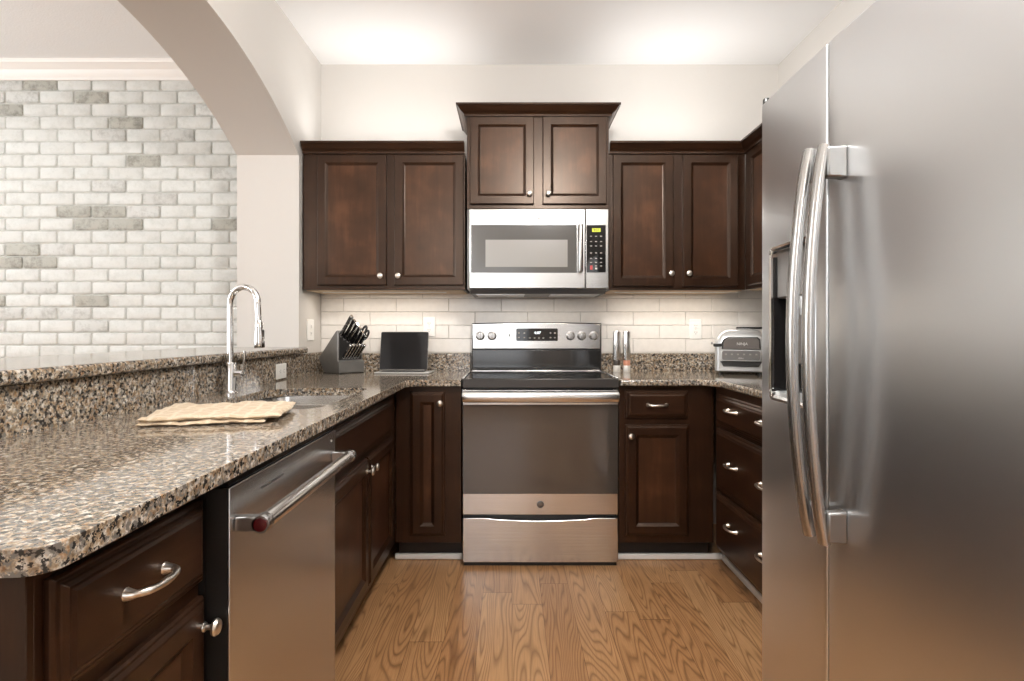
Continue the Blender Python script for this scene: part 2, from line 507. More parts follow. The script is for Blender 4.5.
# living room: whitewashed brick wall, side wall with a window opening, wall behind with a window opening
mb = MB()
mb.box(-5.0, XA, YB - 0.008, YB + 0.1, 0, ZC)
PZ, PX = 0.0757, 0.2047
GREY = [(40, 84), (94, 97), (128, 123), (3, 148), (144, 161), (73, 212), (109, 212), (92, 225), (127, 225), (225, 225), (26, 250), (40, 262), (3, 276), (94, 301)]
WORN = [(24, 97), (206, 110), (108, 135), (223, 173), (108, 186), (3, 199), (144, 212), (60, 250), (10, 288), (40, 288), (75, 314), (40, 314), (94, 326), (160, 199), (180, 135)]
SB = F / (YB - 0.02)
SPOT = lambda L: [((px - 512) / SB, H - (py - 331) / SB) for px, py in L]      # where the grey and the worn bricks sit on the wall
GREY, WORN = SPOT(GREY), SPOT(WORN)
rb = random.Random(11)
for r in range(36):
    z0 = r * PZ + 0.006
    for i in range(18):
        x0 = i * PX - (4.957 if r % 2 == 0 else 4.857)
        g = 0.0048
        xa, xb = x0 + g + rb.uniform(-.0015, .0015), min(x0 + PX - g + rb.uniform(-.0015, .0015), XA - 0.001)
        za, zb = z0 + g + rb.uniform(-.001, .001), z0 + PZ - g + rb.uniform(-.001, .001)
        if xb < xa + .02 or xa < -4.99 or zb > ZC - 0.02: continue
        hit = lambda L: any(xa <= x_ <= xb and za <= z_ <= zb for x_, z_ in L)
        mb.mi = 3 if hit(GREY) else 2 if hit(WORN) else 1
        if x0 < -3.1: mb.mi = rb.choice((1, 1, 1, 1, 1, 1, 1, 2, 3))
        yf = YB - 0.008 - rb.uniform(0.007, 0.011)
        c = 0.004
        q = lambda d, y: [(p[0] + (rb.uniform(-.0010, .0010) if d else 0), y, p[1] + (rb.uniform(-.0010, .0010) if d else 0)) for p in rrect(xa + d, xb - d, za + d, zb - d, .009, 2)]
        mb.loops([q(-.002, YB - 0.006), q(0, yf + c), q(c, yf)], False, True)
struct(mb.build('wall_living', [M['mortar'], M['brickw'], M['bricku'], M['brickg']], angle=40))


def holed(name, axis, p0, p1, a0, a1, h0, h1, w0, w1):
    b = MB()
    for (s0, s1, t0, t1) in ((a0, h0, 0, ZC), (h1, a1, 0, ZC), (h0, h1, 0, w0), (h0, h1, w1, ZC)):
        if axis == 'x': b.box(p0, p1, s0, s1, t0, t1)
        else: b.box(s0, s1, p0, p1, t0, t1)
    return struct(b.build(name, M['wall'], smooth=False))


holed('wall_living_side', 'x', -5.1, -5.0, -4.0, YB, -0.8, 2.0, 0.8, 2.3)
holed('wall_front', 'y', -4.1, -4.0, -5.1, 1.7, -1.7, 0.3, 0.55, 2.35)
for nm, L in (('window_1', [(-5.04, -4.98, -0.86, -0.8, 0.74, 2.36), (-5.04, -4.98, 2.0, 2.06, 0.74, 2.36), (-5.04, -4.98, -0.8, 2.0, 2.3, 2.36), (-5.04, -4.96, -0.8, 2.0, 0.74, 0.8), (-5.06, -5.03, 0.58, 0.62, 0.8, 2.3)]),
              ('window_2', [(-1.77, -1.7, -4.02, -3.98, 0.48, 2.42), (0.3, 0.37, -4.02, -3.98, 0.48, 2.42), (-1.7, 0.3, -4.02, -3.98, 2.35, 2.42), (-1.7, 0.3, -4.02, -3.95, 0.48, 0.55), (-0.72, -0.68, -4.06, -4.03, 0.55, 2.35)]),
              ('door_1', [(0.55, 1.35, -3.998, -3.96, 0.01, 2.05), (0.63, 0.90, -3.962, -3.95, 1.0, 1.9), (1.0, 1.27, -3.962, -3.95, 1.0, 1.9), (0.63, 0.90, -3.962, -3.95, 0.15, 0.85), (1.0, 1.27, -3.962, -3.95, 0.15, 0.85), (0.46, 0.54, -3.998, -3.95, 0, 2.14), (1.36, 1.44, -3.998, -3.95, 0, 2.14), (0.54, 1.36, -3.998, -3.95, 2.06, 2.14)])):
    mb = MB()
    for q in L: mb.box(*q)
    struct(mb.build(nm, M['trim'], smooth=False))

# crown moulding on the brick wall
mb = MB()
mb.prism([(YB - 0.015, ZC - 0.105), (YB - 0.028, ZC - 0.105), (YB - 0.030, ZC - 0.085), (YB - 0.038, ZC - 0.075), (YB - 0.048, ZC - 0.052), (YB - 0.070, ZC - 0.030),
          (YB - 0.080, ZC - 0.022), (YB - 0.084, ZC - 0.010), (YB - 0.084, ZC), (YB - 0.015, ZC)], 'x', -5.0, XA)
struct(mb.build('trim_1', M['trim'], angle=20))


# white shoe moulding along the cabinet feet
def shoe(name, x0, x1, y0, y1):
    return struct(box(name, M['trim'], x0, x1, y0, y1, 0.0, 0.033, bevel=0.008, seg=3))


shoe('trim_2', -0.590, -0.248, 2.864, 2.880)
shoe('trim_3', 0.526, 1.070, 2.864, 2.880)
shoe('trim_4', 1.050, 1.066, 1.575, 2.863)


# ------------------------------------------------------------------ cabinet builders (local: front faces -y, x to the right)
def rloop(x0, x1, z0, z1, i, y):
    return [(x0 + i, y, z0 + i), (x1 - i, y, z0 + i), (x1 - i, y, z1 - i), (x0 + i, y, z1 - i)]


DOOR = [(0, 0), (0, -.016), (.003, -.020), (.042, -.020), (.0435, -.0190), (.0475, -.0165), (.054, -.0115), (.058, -.0105)]
DRAWER = [(0, 0), (0, -.008), (.004, -.0120), (.010, -.0125), (.012, -.0150), (.017, -.0190), (.021, -.0195), (.026, -.022)]
BASED = [(0, 0), (0, -.010), (.004, -.0135), (.008, -.0140), (.014, -.0190), (.017, -.020), (.050, -.020), (.0515, -.0190), (.056, -.0155), (.064, -.0095), (.068, -.0085)]


def knob(parent, x, y, z):
    return MB().lathe([(.009, 0), (.0085, -.002), (.005, -.004), (.0048, -.012), (.008, -.015), (.0145, -.018), (.0155, -.022), (.0125, -.0265), (.006, -.0285), (.001, -.029)],
                      (x, y, z), (0, 1, 0), 18).build('knob', M['nickel'], parent, label='brushed nickel knob')


def pull(parent, x, y, z):
    w = .0455
    b = MB()
    b.tube([(x - w, y, z), (x - w, y - .006, z), (x - w + .001, y - .016, z + .001), (x - w + .010, y - .025, z + .001), (x - .02, y - .030, z), (x, y - .031, z),
            (x + .02, y - .030, z), (x + w - .010, y - .025, z + .001), (x + w - .001, y - .016, z + .001), (x + w, y - .006, z), (x + w, y, z)],
           [.0105, .0085, .0055, .0058, .0050, .0062, .0050, .0058, .0055, .0085, .0105], 12, smooth=4)
    return b.build('pull_handle', M['nickel'], parent, label='brushed nickel bow pull')


def door(parent, x0, x1, z0, z1, kn=None, prof=DOOR, m='wood'):
    o = MB().loops([rloop(x0, x1, z0, z1, i, y) for i, y in prof]).build('door', M[m], parent, bevel=0.0008, seg=1, smooth=False)
    i_, y_ = prof[-1]
    box('panel', M['woodp'], x0 + i_ + .0003, x1 - i_ - .0003, y_ - .0005, y_ + .002, z0 + i_ + .0003, z1 - i_ - .0003, o, label='flat recessed panel, a little lighter than its frame')
    if kn: knob(o, kn[0], -.020, kn[1])
    return o


def drawer(parent, x0, x1, z0, z1, pulls=(), name='drawer'):
    o = MB().loops([rloop(x0, x1, z0, z1, i, y) for i, y in DRAWER]).build(name, M['woodh'], parent, bevel=0.0008, seg=1, smooth=False)
    for p in pulls: pull(o, p[0], -.0215, p[1])
    return o


def base(name, label, loc, rz, w, depth=0.57, x0=0.0, toe=True, z1=0.882, hollow=False):
    r = thing(name, label, 'kitchen cabinet', loc, rz)
    if hollow:
        b = MB()
        for q in ((x0, w, 0, .02, .112, z1), (x0, x0 + .018, .02, depth, .112, z1), (w - .018, w, .02, depth, .112, z1), (x0 + .018, w - .018, .02, depth, .112, .13), (x0 + .018, w - .018, depth - .01, depth, .13, z1)): b.box(*q)
        b.build('carcass', M['wood'], r, smooth=False)
    else:
        box('carcass', M['wood'], x0, w, 0, depth, 0.112, z1, r, 0.001, seg=1)
    if toe: box('toe_kick', M['toe'], x0 + .002, w - .002, 0.075, depth - .02, 0, 0.112, r)
    return r


FL = PI / 2
FX = -0.575          # frame plane of the left run
# near left drawer cabinet
c = base('drawer_door_cabinet', 'dark brown base cabinet at the open end of the counter, before the dishwasher', (FX, 0.685, 0), FL, 0.360, 0.50)
drawer(c, 0.014, 0.357, 0.695, 0.846, [(0.178, 0.773)])
door(c, 0.014, 0.357, 0.148, 0.668, (0.343, 0.617), BASED)
box('end_panel', M['wood'], -0.012, -0.0005, -0.001, 0.50, 0.0, 0.882, c, 0.001, seg=1)
# sink cabinet
c = base('sink_cabinet', 'dark brown two door base cabinet under the sink, after the dishwasher', (FX, 1.70, 0), FL, 1.095, 0.50, hollow=True)
drawer(c, 0.02, 0.985, 0.680, 0.838, (), 'false_drawer_front')
door(c, 0.02, 0.518, 0.148, 0.657, (0.488, 0.612), BASED)
door(c, 0.530, 0.985, 0.148, 0.657, (0.560, 0.612), BASED)
# corner cabinet left of the range
c = base('corner_cabinet', 'narrow one door dark base cabinet between the corner and the range', (-0.572, 2.80, 0), 0, 0.323, 0.59)
door(c, 0.072, 0.243, 0.147, 0.855, (0.222, 0.800), BASED)
# cabinet right of the range
c = base('drawer_door_cabinet', 'dark base cabinet with one drawer over a door, right of the range', (0.524, 2.80, 0), 0, 0.466, 0.59)
drawer(c, 0.030, 0.340, 0.722, 0.861, [(0.184, 0.790)])
door(c, 0.030, 0.343, 0.147, 0.694, (0.055, 0.640), BASED)
# drawer stack on the right
c = base('drawer_cabinet', 'dark base cabinet of three wide drawers beside the refrigerator', (0.993, 2.775, 0), -FL, 1.215, 0.58)
for (z0, z1, zp) in ((0.708, 0.850, 0.795), (0.402, 0.690, 0.553), (0.112, 0.385, 0.279)):
    drawer(c, 0.045, 0.815, z0, z1, [(0.265, zp), (0.597, zp)])
door(c, 0.835, 1.19, 0.112, 0.850, (0.86, 0.78), BASED)

CROWN = [(0.0, 0.0), (-.012, 0.0), (-.012, .010), (-.016, .016), (-.026, .024), (-.036, .040), (-.040, .046), (-.046, .048), (-.046, .058), (0.0, .058)]


def crown_path(parent, path, z, k=1.0):
    """path: list of ((x,y) corner, outward vector) - mitred crown moulding"""
    ls = []
    for (x, y), (ox, oy) in path:
        ls.append([(x - ox * p[0] * k, y - oy * p[0] * k, z + p[1]) for p in CROWN])
    return MB().loops(ls).build('crown_moulding', M['woodh'], parent, angle=15)


def wallcab(name, label, loc, rz, w, z0, z1, depth):
    r = thing(name, label, 'wall cabinet', loc, rz)
    box('carcass', M['wood'], 0, w, 0, depth, z0, z1, r, 0.001, seg=1)
    box('underside', M['ply'], 0.012, w - 0.012, 0.02, depth - .005, z0 - 0.004, z0 - 0.0005, r, label='pale unfinished cabinet underside')
    return r


YU = 3.085
c = wallcab('wall_cabinet', 'dark two door wall cabinet left of the microwave, above the laptop', (-1.131, YU, 0), 0, 0.877, 1.374, 2.110, 0.318)
door(c, 0.082, 0.455, 1.398, 2.100, (0.426, 1.447))
door(c, 0.497, 0.870, 1.398, 2.100, (0.521, 1.447))
crown_path(c, [((0.0, 0.0), (0, -1)), ((0.875, 0.0), (0, -1))], 2.108)
c = wallcab('wall_cabinet', 'dark two door wall cabinet right of the microwave', (0.524, YU, 0), 0, 0.738, 1.374, 2.110, 0.318)
door(c, 0.019, 0.345, 1.392, 2.100, (0.330, 1.460))
door(c, 0.397, 0.693, 1.392, 2.100, (0.424, 1.460))
crown_path(c, [((0.002, 0.0), (0, -1)), ((0.738, 0.0), (-1, -1))], 2.108)
c = wallcab('wall_cabinet', 'dark wall cabinet on the right wall, half hidden behind the refrigerator', (1.264, 3.088, 0), -FL, 1.10, 1.374, 2.110, 0.326)
door(c, 0.075, 0.50, 1.392, 2.100, (0.47, 1.460))
door(c, 0.54, 1.07, 1.392, 2.100, (0.57, 1.460))
crown_path(c, [((0.003, 0.0), (-1, -1)), ((1.10, 0.0), (0, -1))], 2.108)
# raised cabinet above the microwave
c = thing('wall_cabinet', 'raised dark two door wall cabinet above the microwave', 'wall cabinet', (0.139, 3.055, 0))
box('carcass', M['wood'], -0.380, 0.380, 0, 0.348, 1.806, 2.300, c, 0.001, seg=1)
door(c, -0.363, -0.022, 1.828, 2.294, (-0.045, 1.882))
door(c, 0.025, 0.366, 1.828, 2.294, (0.055, 1.882))
crown_path(c, [((-0.380, 0.345), (-1, 0)), ((-0.380, 0.0), (-1, -1)), ((0.380, 0.0), (1, -1)), ((0.380, 0.345), (1, 0))], 2.297, 1.2)


# ------------------------------------------------------------------ countertops
def slab(outline, holes, z0, z1, bevel):
    mb = MB()
    b = mb.b
    edges = []
    for lp in [outline] + holes:
        vs = [b.verts.new((p[0], p[1], z1)) for p in lp]
        edges += [b.edges.new((vs[i], vs[(i + 1) % len(vs)])) for i in range(len(vs))]
    bmesh.ops.triangle_fill(b, use_beauty=True, use_dissolve=False, edges=edges)
    tops = b.faces[:]
    ret = bmesh.ops.extrude_face_region(b, geom=tops)
    bmesh.ops.translate(b, verts=[v for v in ret['geom'] if isinstance(v, bmesh.types.BMVert)], vec=(0, 0, z0 - z1))
    bmesh.ops.dissolve_limit(b, angle_limit=0.01, verts=b.verts[:], edges=b.edges[:]) if not holes else None
    return mb


CT = 0.915
SX0, SX1, SY0, SY1 = -0.985, -0.588, 1.73, 2.36


def sink_outline(d=0.0):
    x0, x1, y0, y1 = SX0 - d, SX1 + d, SY0 - d, SY1 + d
    pts = []
    for cx, cy, a, r in ((x1, y1, 0, .06), (x0, y1, 90, .15), (x0, y0, 180, .10), (x1, y0, 270, .06)):
        sx = -1 if cx == x1 else 1
        sy = -1 if cy == y1 else 1
        pts += arc_pts((cx + sx * r, cy + sy * r), r, a, a + 90, 8)
    return pts


ct = thing('countertop', 'speckled granite countertop with the sink, left side and corner', 'countertop', (-0.8, 1.5, CT), wc=True)
out = [(-1.112, 0.615)] + arc_pts((-0.540, 0.650), 0.035, -90, 0, 6) + [(-0.505, 2.700), (-0.448, 2.757), (-0.247, 2.757), (-0.247, 3.384), (-1.112, 3.384)]
slab(out, [sink_outline()], 0.884, CT, 0).build('slab', M['granite'], ct, bevel=0.009, seg=3, angle=30)
box('low_backsplash', M['granite'], -1.138, -0.247, 3.385, 3.403, CT - .03, 1.018, ct, 0.003)
box('side_backsplash', M['granite'], -1.138, -1.113, 0.615, 3.384, CT - .03, 1.030, ct, 0.002)
ct = thing('countertop', 'speckled granite countertop right of the range, turning the corner to the refrigerator', 'countertop', (1.2, 2.6, CT), wc=True)
out = [(0.524, 2.757), (0.925, 2.757), (0.980, 2.690), (0.980, 1.565), (1.570, 1.565), (1.570, 3.384), (0.524, 3.384)]
slab(out, [], 0.884, CT, 0).build('slab', M['granite'], ct, bevel=0.009, seg=3, angle=30)
box('low_backsplash', M['granite'], 0.524, 1.590, 3.385, 3.403, CT - .03, 1.018, ct, 0.003)
box('side_backsplash', M['granite'], 1.571, 1.590, 1.565, 3.384, CT - .03, 1.018, ct, 0.003)
lb = box('bar_ledge', M['granite'], -1.62, -1.088, 0.76, 3.046, 1.033, 1.066, None, 0.010, seg=4)
mark(lb, 'raised granite bar ledge running under the arch above the counter', 'bar ledge')

# ------------------------------------------------------------------ tiles on the back wall
mb = MB()
mb.box(XL + .001, XR - .001, YB - 0.004, YB - 0.0005, 1.018, 1.80)
TZ, TX = 0.0803, 0.3135
for r in range(8):
    z0 = 1.018 + r * TZ + (0.006 - TZ if r == 0 else -TZ + 0.006)
    for i in range(-2, 12):
        x0 = -1.133 + i * TX + (TX / 2 if r % 2 else 0) + 0.13
        xa, xb, za, zb = max(x0 + .0014, XL + .003), min(x0 + TX - .0014, XR - .003), max(z0 + .0014, 1.0185), z0 + TZ - .0014
        if xb - xa < .01 or zb - za < .004 or za > 1.6: continue
        mb.mi = 1
        c_ = 0.002
        y_ = YB - 0.010 + random.uniform(-.0003, .0003)
        mb.loops([[(xa, YB - .003, za), (xb, YB - .003, za), (xb, YB - .003, zb), (xa, YB - .003, zb)],
                  [(xa, y_ + c_, za), (xb, y_ + c_, za), (xb, y_ + c_, zb), (xa, y_ + c_, zb)],
                  [(xa + c_, y_, za + c_), (xb - c_, y_, za + c_), (xb - c_, y_, zb - c_), (xa + c_, y_, zb - c_)]], False, True)
o = mb.build('tile_backsplash', [M['grout'], M['tile']], smooth=False)
mark(o, 'white subway tile backsplash between counter and wall cabinets', 'tile backsplash')

# ------------------------------------------------------------------ dishwasher (faces +X)
d = thing('dishwasher', 'stainless dishwasher set into the left counter run', 'dishwasher', (-0.52, 1.05, 0), FL)
DW = 0.626
box('tub', M['black'], 0.0, DW, 0.046, 0.56, 0.02, 0.876, d)
box('control_strip', M['gloss'], 0.006, DW - .006, 0.006, 0.046, 0.8625, 0.874, d)
dp = box('door_panel', [M['steeld']], 0.0, DW, 0.0, 0.004, 0.10, 0.861, d, 0.0015)
box('door_core', M['black'], 0.0, DW, 0.0045, 0.045, 0.10, 0.861, d)
box('toe_kick', M['toe'], 0.004, DW - .004, 0.10, 0.14, 0.0, 0.10, d)
hz = 0.789
hb = MB().lathe([(.0145, 0.026), (.0155, 0.03), (.0155, DW - .03), (.0145, DW - .026)], (0, -0.050, hz), (1, 0, 0), 20).build('towel_bar_handle', M['bars'], d, label='round satin steel bar handle')
for x in (0.026, DW - 0.026):
    s_ = 1 if x < .3 else -1
    MB().lathe([(.0165, -.012), (.0175, -.010), (.0175, .010), (.0165, .012)], (x, -0.050, hz), (1, 0, 0), 20).build('end_collar', M['handle'], hb)
    MB().lathe([(.013, 0), (.0128, .0015), (.004, .0025), (.001, .0026)], (x - s_ * .012, -0.050, hz), (-s_, 0, 0), 20).build('medallion', M['red'], hb, label='dark red round medallion on the bar end')
    MB().box(x - .012, x + .012, -0.048, -0.0005, hz - .014, hz + .014).build('bracket', M['handle'], hb, 0.003)
mb = MB().box(0.13, 0.245, -0.0008, 0.0, 0.8235, 0.8285)
mb.build('name_strip', M['darkst'], d)
MB().lathe([(.0035, 0), (.003, .0012)], (DW - .035, -.0002, 0.835), (0, -1, 0), 10).build('status_light', M['print'], d)

# ------------------------------------------------------------------ sink and faucet
s = thing('kitchen_sink', 'stainless double bowl undermount sink in the left counter', 'sink', (-0.79, 2.0, 0.70), wc=True)


def bowl(y0, y1):
    ls = []
    for ins, z, r in ((-0.022, 0.8835, .08), (0.0, 0.8832, .07), (0.003, 0.86, .07), (0.012, 0.73, .07), (0.035, 0.705, .06), (0.09, 0.700, .03)):
        ls.append([(p[0], p[1], z) for p in rrect(SX0 + ins - .004, SX1 - ins + .004, y0 + ins, y1 - ins, r, 5)])
    b = MB().loops(ls, False, True)
    o = b.build('bowl', M['steel'], s)
    md = o.modifiers.new('thick', 'SOLIDIFY'); md.thickness = 0.0015
    MB().lathe([(.045, 0.0), (.045, .002), (.036, .003), (.034, -.001), (.004, -.002), (.001, -.002)], ((SX0 + SX1) / 2, (y0 + y1) / 2, 0.7015), (0, 0, 1), 20).build('drain', M['chrome'], s)


bowl(SY0 - .004, 2.03)
bowl(2.076, SY1 + .004)
box('divider', M['steel'], SX0 + .02, SX1 - .02, 2.032, 2.074, 0.80, 0.880, s, 0.006)
# faucet
fx, fy = -1.048, 2.12
f = thing('faucet', 'tall chrome gooseneck pull-down faucet behind the sink', 'faucet', (fx, fy, CT), wc=True)
MB().lathe([(.027, 0), (.027, .006), (.022, .010), (.0205, .016), (.0205, .115), (.019, .120)], (fx, fy, CT), (0, 0, 1), 24).build('base_body', M['chrome'], f)
pts = [(fx, fy, 1.03)] + [(fx, fy, 1.03 + .04 * i) for i in range(1, 6)]
cz, cr = 1.252, 0.054
for i in range(1, 13):
    a = PI - PI * i / 12
    pts.append((fx + cr + cr * math.cos(a), fy - 0.012 * i / 12, cz + cr * 1.15 * math.sin(a)))
pts += [(fx + 2 * cr + .002, fy - .013, 1.22), (fx + 2 * cr + .004, fy - .013, 1.19)]
MB().tube(pts, 0.0115, 16).build('gooseneck', M['chrome'], f)
sp = MB().lathe([(.012, .0), (.0140, .004), (.0150, .03), (.0185, .075), (.0190, .098), (.017, .102)], (fx + 2 * cr + .004, fy - .013, 1.190), (0.03, 0, -1), 20).build('spray_head', M['chrome'], f)
MB().box(.0, .006, -.004, .004, -.02, .02, Matrix.Translation((fx + 2 * cr + .018, fy - .013, 1.135))).build('spray_button', M['black'], sp, 0.002)
MB().lathe([(.012, 0), (.012, .028), (.010, .030)], (fx + .018, fy, 0.992), (1, -.1, 0), 16).build('valve_hub', M['chrome'], f)
MB().tube([(fx + .044, fy - .002, .992), (fx + .052, fy - .004, 1.01), (fx + .056, fy - .008, 1.05), (fx + .058, fy - .010, 1.078)], [.006, .0055, .0045, .004], 10, smooth=4).build('lever', M['chrome'], f)


# ------------------------------------------------------------------ dish towel, folded, with two layers showing at the near edge
def towel():
    W_, D_ = 0.318, 0.29
    nx, ny = 44, 26
    mb = MB()
    rnd = random.Random(3)
    ph = [rnd.uniform(0, 6) for _ in range(8)]

    def wav(u, v, k):
        return .0016 * math.sin(9 * u + 5 * v + ph[k]) + .0013 * math.sin(23 * u - 14 * v + ph[k + 1]) + .0012 * math.sin(41 * u + 30 * v + ph[k + 2])

    def layer(x0, x1, y0, y1, zb, th, k):
        topv, botv = [], []
        for j in range(ny + 1):
            rt, rb = [], []
            for i in range(nx + 1):
                u, v = i / nx, j / ny
                x = x0 + (x1 - x0) * u + .004 * math.sin(8 * v + ph[k]) * (1 if u > .5 else -1) * abs(2 * u - 1)
                y = y0 + (y1 - y0) * v + .004 * math.sin(11 * u + ph[k + 1]) * (1 if v > .5 else -1) * abs(2 * v - 1)
                e = min(u * (x1 - x0), (1 - u) * (x1 - x0), v * (y1 - y0), (1 - v) * (y1 - y0))
                r = min(1, e / .007)
                rr = math.sqrt(max(0, 1 - (1 - r) ** 2))
                w = wav(u, v, k)
                mid = zb + th / 2 + w * .6
                rt.append(mb.b.verts.new((x, y, mid + th / 2 * rr + w * .6 * rr)))
                rb.append(mb.b.verts.new((x, y, max(0.0006, mid - th / 2 * rr - .0001))))
            topv.append(rt); botv.append(rb)
        for j in range(ny):
            for i in range(nx):
                mb.face([topv[j][i], topv[j][i + 1], topv[j + 1][i + 1], topv[j + 1][i]])
                mb.face([botv[j][i], botv[j + 1][i], botv[j + 1][i + 1], botv[j][i + 1]])
        ring = [(0, i) for i in range(nx)] + [(j, nx) for j in range(ny)] + [(ny, i) for i in range(nx, 0, -1)] + [(j, 0) for j in range(ny, 0, -1)]
        for (a, c), (e_, g) in zip(ring, ring[1:] + ring[:1]):
            mb.face([topv[a][c], botv[a][c], botv[e_][g], topv[e_][g]])

    layer(0.0, W_ * .90, 0.0, D_ - .02, 0.0, .011, 0)
    layer(-.006, W_ + .012, 0.008, D_, 0.011, .013, 4)
    bmesh.ops.remove_doubles(mb.b, verts=mb.b.verts[:], dist=.00002)
    o = mb.build('dish_towel', M['cloth'], None, angle=60)
    o.location = (-0.912, 1.385, CT + .0005)
    o.rotation_euler = (0, 0, math.radians(13))
    return mark(o, 'folded tan checked dish towel lying on the counter near the sink', 'dish towel')


towel()


# ------------------------------------------------------------------ outlets
def outlet(label, loc, rz, w=.072, h=.117, tilt=False, gf=False):
    r = thing('wall_outlet', label, 'outlet', loc, rz)
    if tilt: r.rotation_euler = (0, PI / 2, rz) if False else (0, 0, rz)
    a, c = (h, w) if tilt else (w, h)
    box('cover_plate', M['plate'], -a / 2, a / 2, -.006, 0, -c / 2, c / 2, r, .003)
    for k in (-1, 1):
        dx, dz = (k * .020, 0) if tilt else (0, k * .020)
        rc = MB().prism(rrect(dx - .0165, dx + .0165, dz - .0145, dz + .0145, .006, 4), 'y', -.008, -.006).build('receptacle', M['plate'], r, angle=30)
        b = MB()
        for (px, pz, sx, sz) in ((-.006, .002, .0012, .004), (.006, .002, .0012, .0034), (0, -.008, .002, .002)):
            if tilt: px, pz, sx, sz = pz, px, sz, sx
            b.box(dx + px - sx, dx + px + sx, -.0084, -.0078, dz + pz - sz, dz + pz + sz)
        b.build('slots', M['slot'], rc)
    MB().lathe([(.003, 0), (.0025, .001)], (0, -.006, 0), (0, -1, 0), 10).build('screw', M['nickel'], r)
    return r


outlet('white outlet on the side wall below the left wall cabinet, beside the knife block', (XL + .0005, 3.215, 1.157), FL, .105, .12)
outlet('white outlet on the tiles just behind the laptop', (-0.493, YB - .0095, 1.176), 0)
outlet('white outlet on the tiles between the mills and the grill', (1.093, YB - .0095, 1.162), 0)
outlet('white sideways outlet in the granite strip under the bar ledge', (-1.1125, 2.74, 0.958), FL, tilt=True)

# ------------------------------------------------------------------ range
RC = 0.1385
r = thing('range_stove', 'stainless electric range with smooth black cooktop', 'range', (RC, 2.80, 0), wc=True)
X0, X1 = RC - .380, RC + .380
box('body', M['black'], X0 + .002, X1 - .002, 2.815, 3.37, 0.03, 0.896, r, .002)
box('plinth', M['black'], X0 + .006, X1 - .006, 2.80, 2.83, 0.0, 0.03, r)
# cooktop with a steel rim and printed rings
box('cooktop', M['cook'], X0 + .004, X1 - .004, 2.765, 3.30, 0.896, 0.921, r, .004, label='smooth black ceramic cooktop')
mb = MB()
mb.box(X0 - .002, X0 + .012, 2.775, 3.31, 0.917, 0.926)
mb.box(X1 - .012, X1 + .002, 2.775, 3.31, 0.917, 0.926)
mb.box(X0 + .012, X1 - .012, 3.285, 3.31, 0.917, 0.926)
mb.build('cooktop_rim', M['steel'], r, .003, label='thin steel rim of the cooktop')
box('front_rail', M['rail'], X0 + .001, X1 - .001, 2.757, 2.768, 0.874, 0.920, r, .004)
for (bx, by, br) in ((-.19, 2.92, .105), (.19, 2.92, .085), (-.19, 3.17, .075), (.19, 3.17, .105), (0, 3.2, .05)):
    mb = MB()
    n = 40
    ls = [[(RC + bx + q * math.cos(2 * PI * k / n), by + q * math.sin(2 * PI * k / n), 0.9213) for k in range(n)] for q in (br, br - .004)]
    mb.loops(ls, False, False)
    mb.build('burner_ring', M['ring'], r)
# back guard with slightly arched top
mb = MB()
tp = [(X0 + .008 + (.754) * i / 16, 1.196 + .006 * (1 - (2 * i / 16 - 1) ** 2)) for i in range(17)]
mb.prism([(X0 + .008, 0.926), (X1 + .002, 0.926)] + list(reversed(tp)), 'y', 3.312, 3.375)
mb.build('backguard', M['black'], r, .004)
mb = MB()
tp = [(X0 + .013 + (.740) * i / 16, 1.192 + .006 * (1 - (2 * i / 16 - 1) ** 2)) for i in range(17)]
mb.prism([(X0 + .013, 1.048), (X1 - .007, 1.048)] + list(reversed(tp)), 'y', 3.302, 3.3115)
cp = mb.build('control_panel', M['steel'], r, .003, label='brushed steel control panel')
box('glossy_lower_panel', M['cook'], X0 + .014, X1 - .006, 3.306, 3.3115, 0.938, 1.042, r, .002)
YK = 3.302
sK = F / YK
for px in (480.2, 492.0, 570.4, 581.6, 593.6):
    kx = (px - 512) / sK
    kz = H - (335.8 - 331) / sK
    k = MB().lathe([(.027, 0), (.026, .004), (.021, .006), (.0195, .020), (.017, .023), (.004, .0235), (.001, .0235)], (kx, YK, kz), (0, -1, 0), 22).build('burner_knob', M['handle'], cp)
    MB().box(kx - .004, kx + .004, YK - .030, YK - .020, kz - .018, kz + .018).build('grip', M['handle'], k, .002)
dpn = MB().prism(rrect((516.2 - 512) / sK, (557.8 - 512) / sK, H - (341 - 331) / sK, H - (328.5 - 331) / sK, .006, 4), 'y', YK - .003, YK).build('display_panel', M['gloss'], cp, angle=30)
text('clock_digits', '4:07', .022, at((537.5 - 512) / sK, YK - .0034, H + (331 - 332.9) / sK), M['lcd'], dpn)
for px, py in [(a, c_) for a in (519, 524.3, 550.5, 554.8) for c_ in (333, 337.6)] + [(a, 338) for a in (529.8, 534.6, 538.8, 543.4)]:
    box('printed_key', M['keyp'], (px - .8 - 512) / sK, (px + .8 - 512) / sK, YK - .0033, YK - .003, H - (py + .6 - 331) / sK, H - (py - .6 - 331) / sK, dpn)
MB().prism([((509.5 - 512) / sK - .005, H - .032), ((509.5 - 512) / sK + .005, H - .032), ((509.5 - 512) / sK, H - .012)], 'y', YK - .0012, YK).build('indicator_mark', M['printd'], cp)
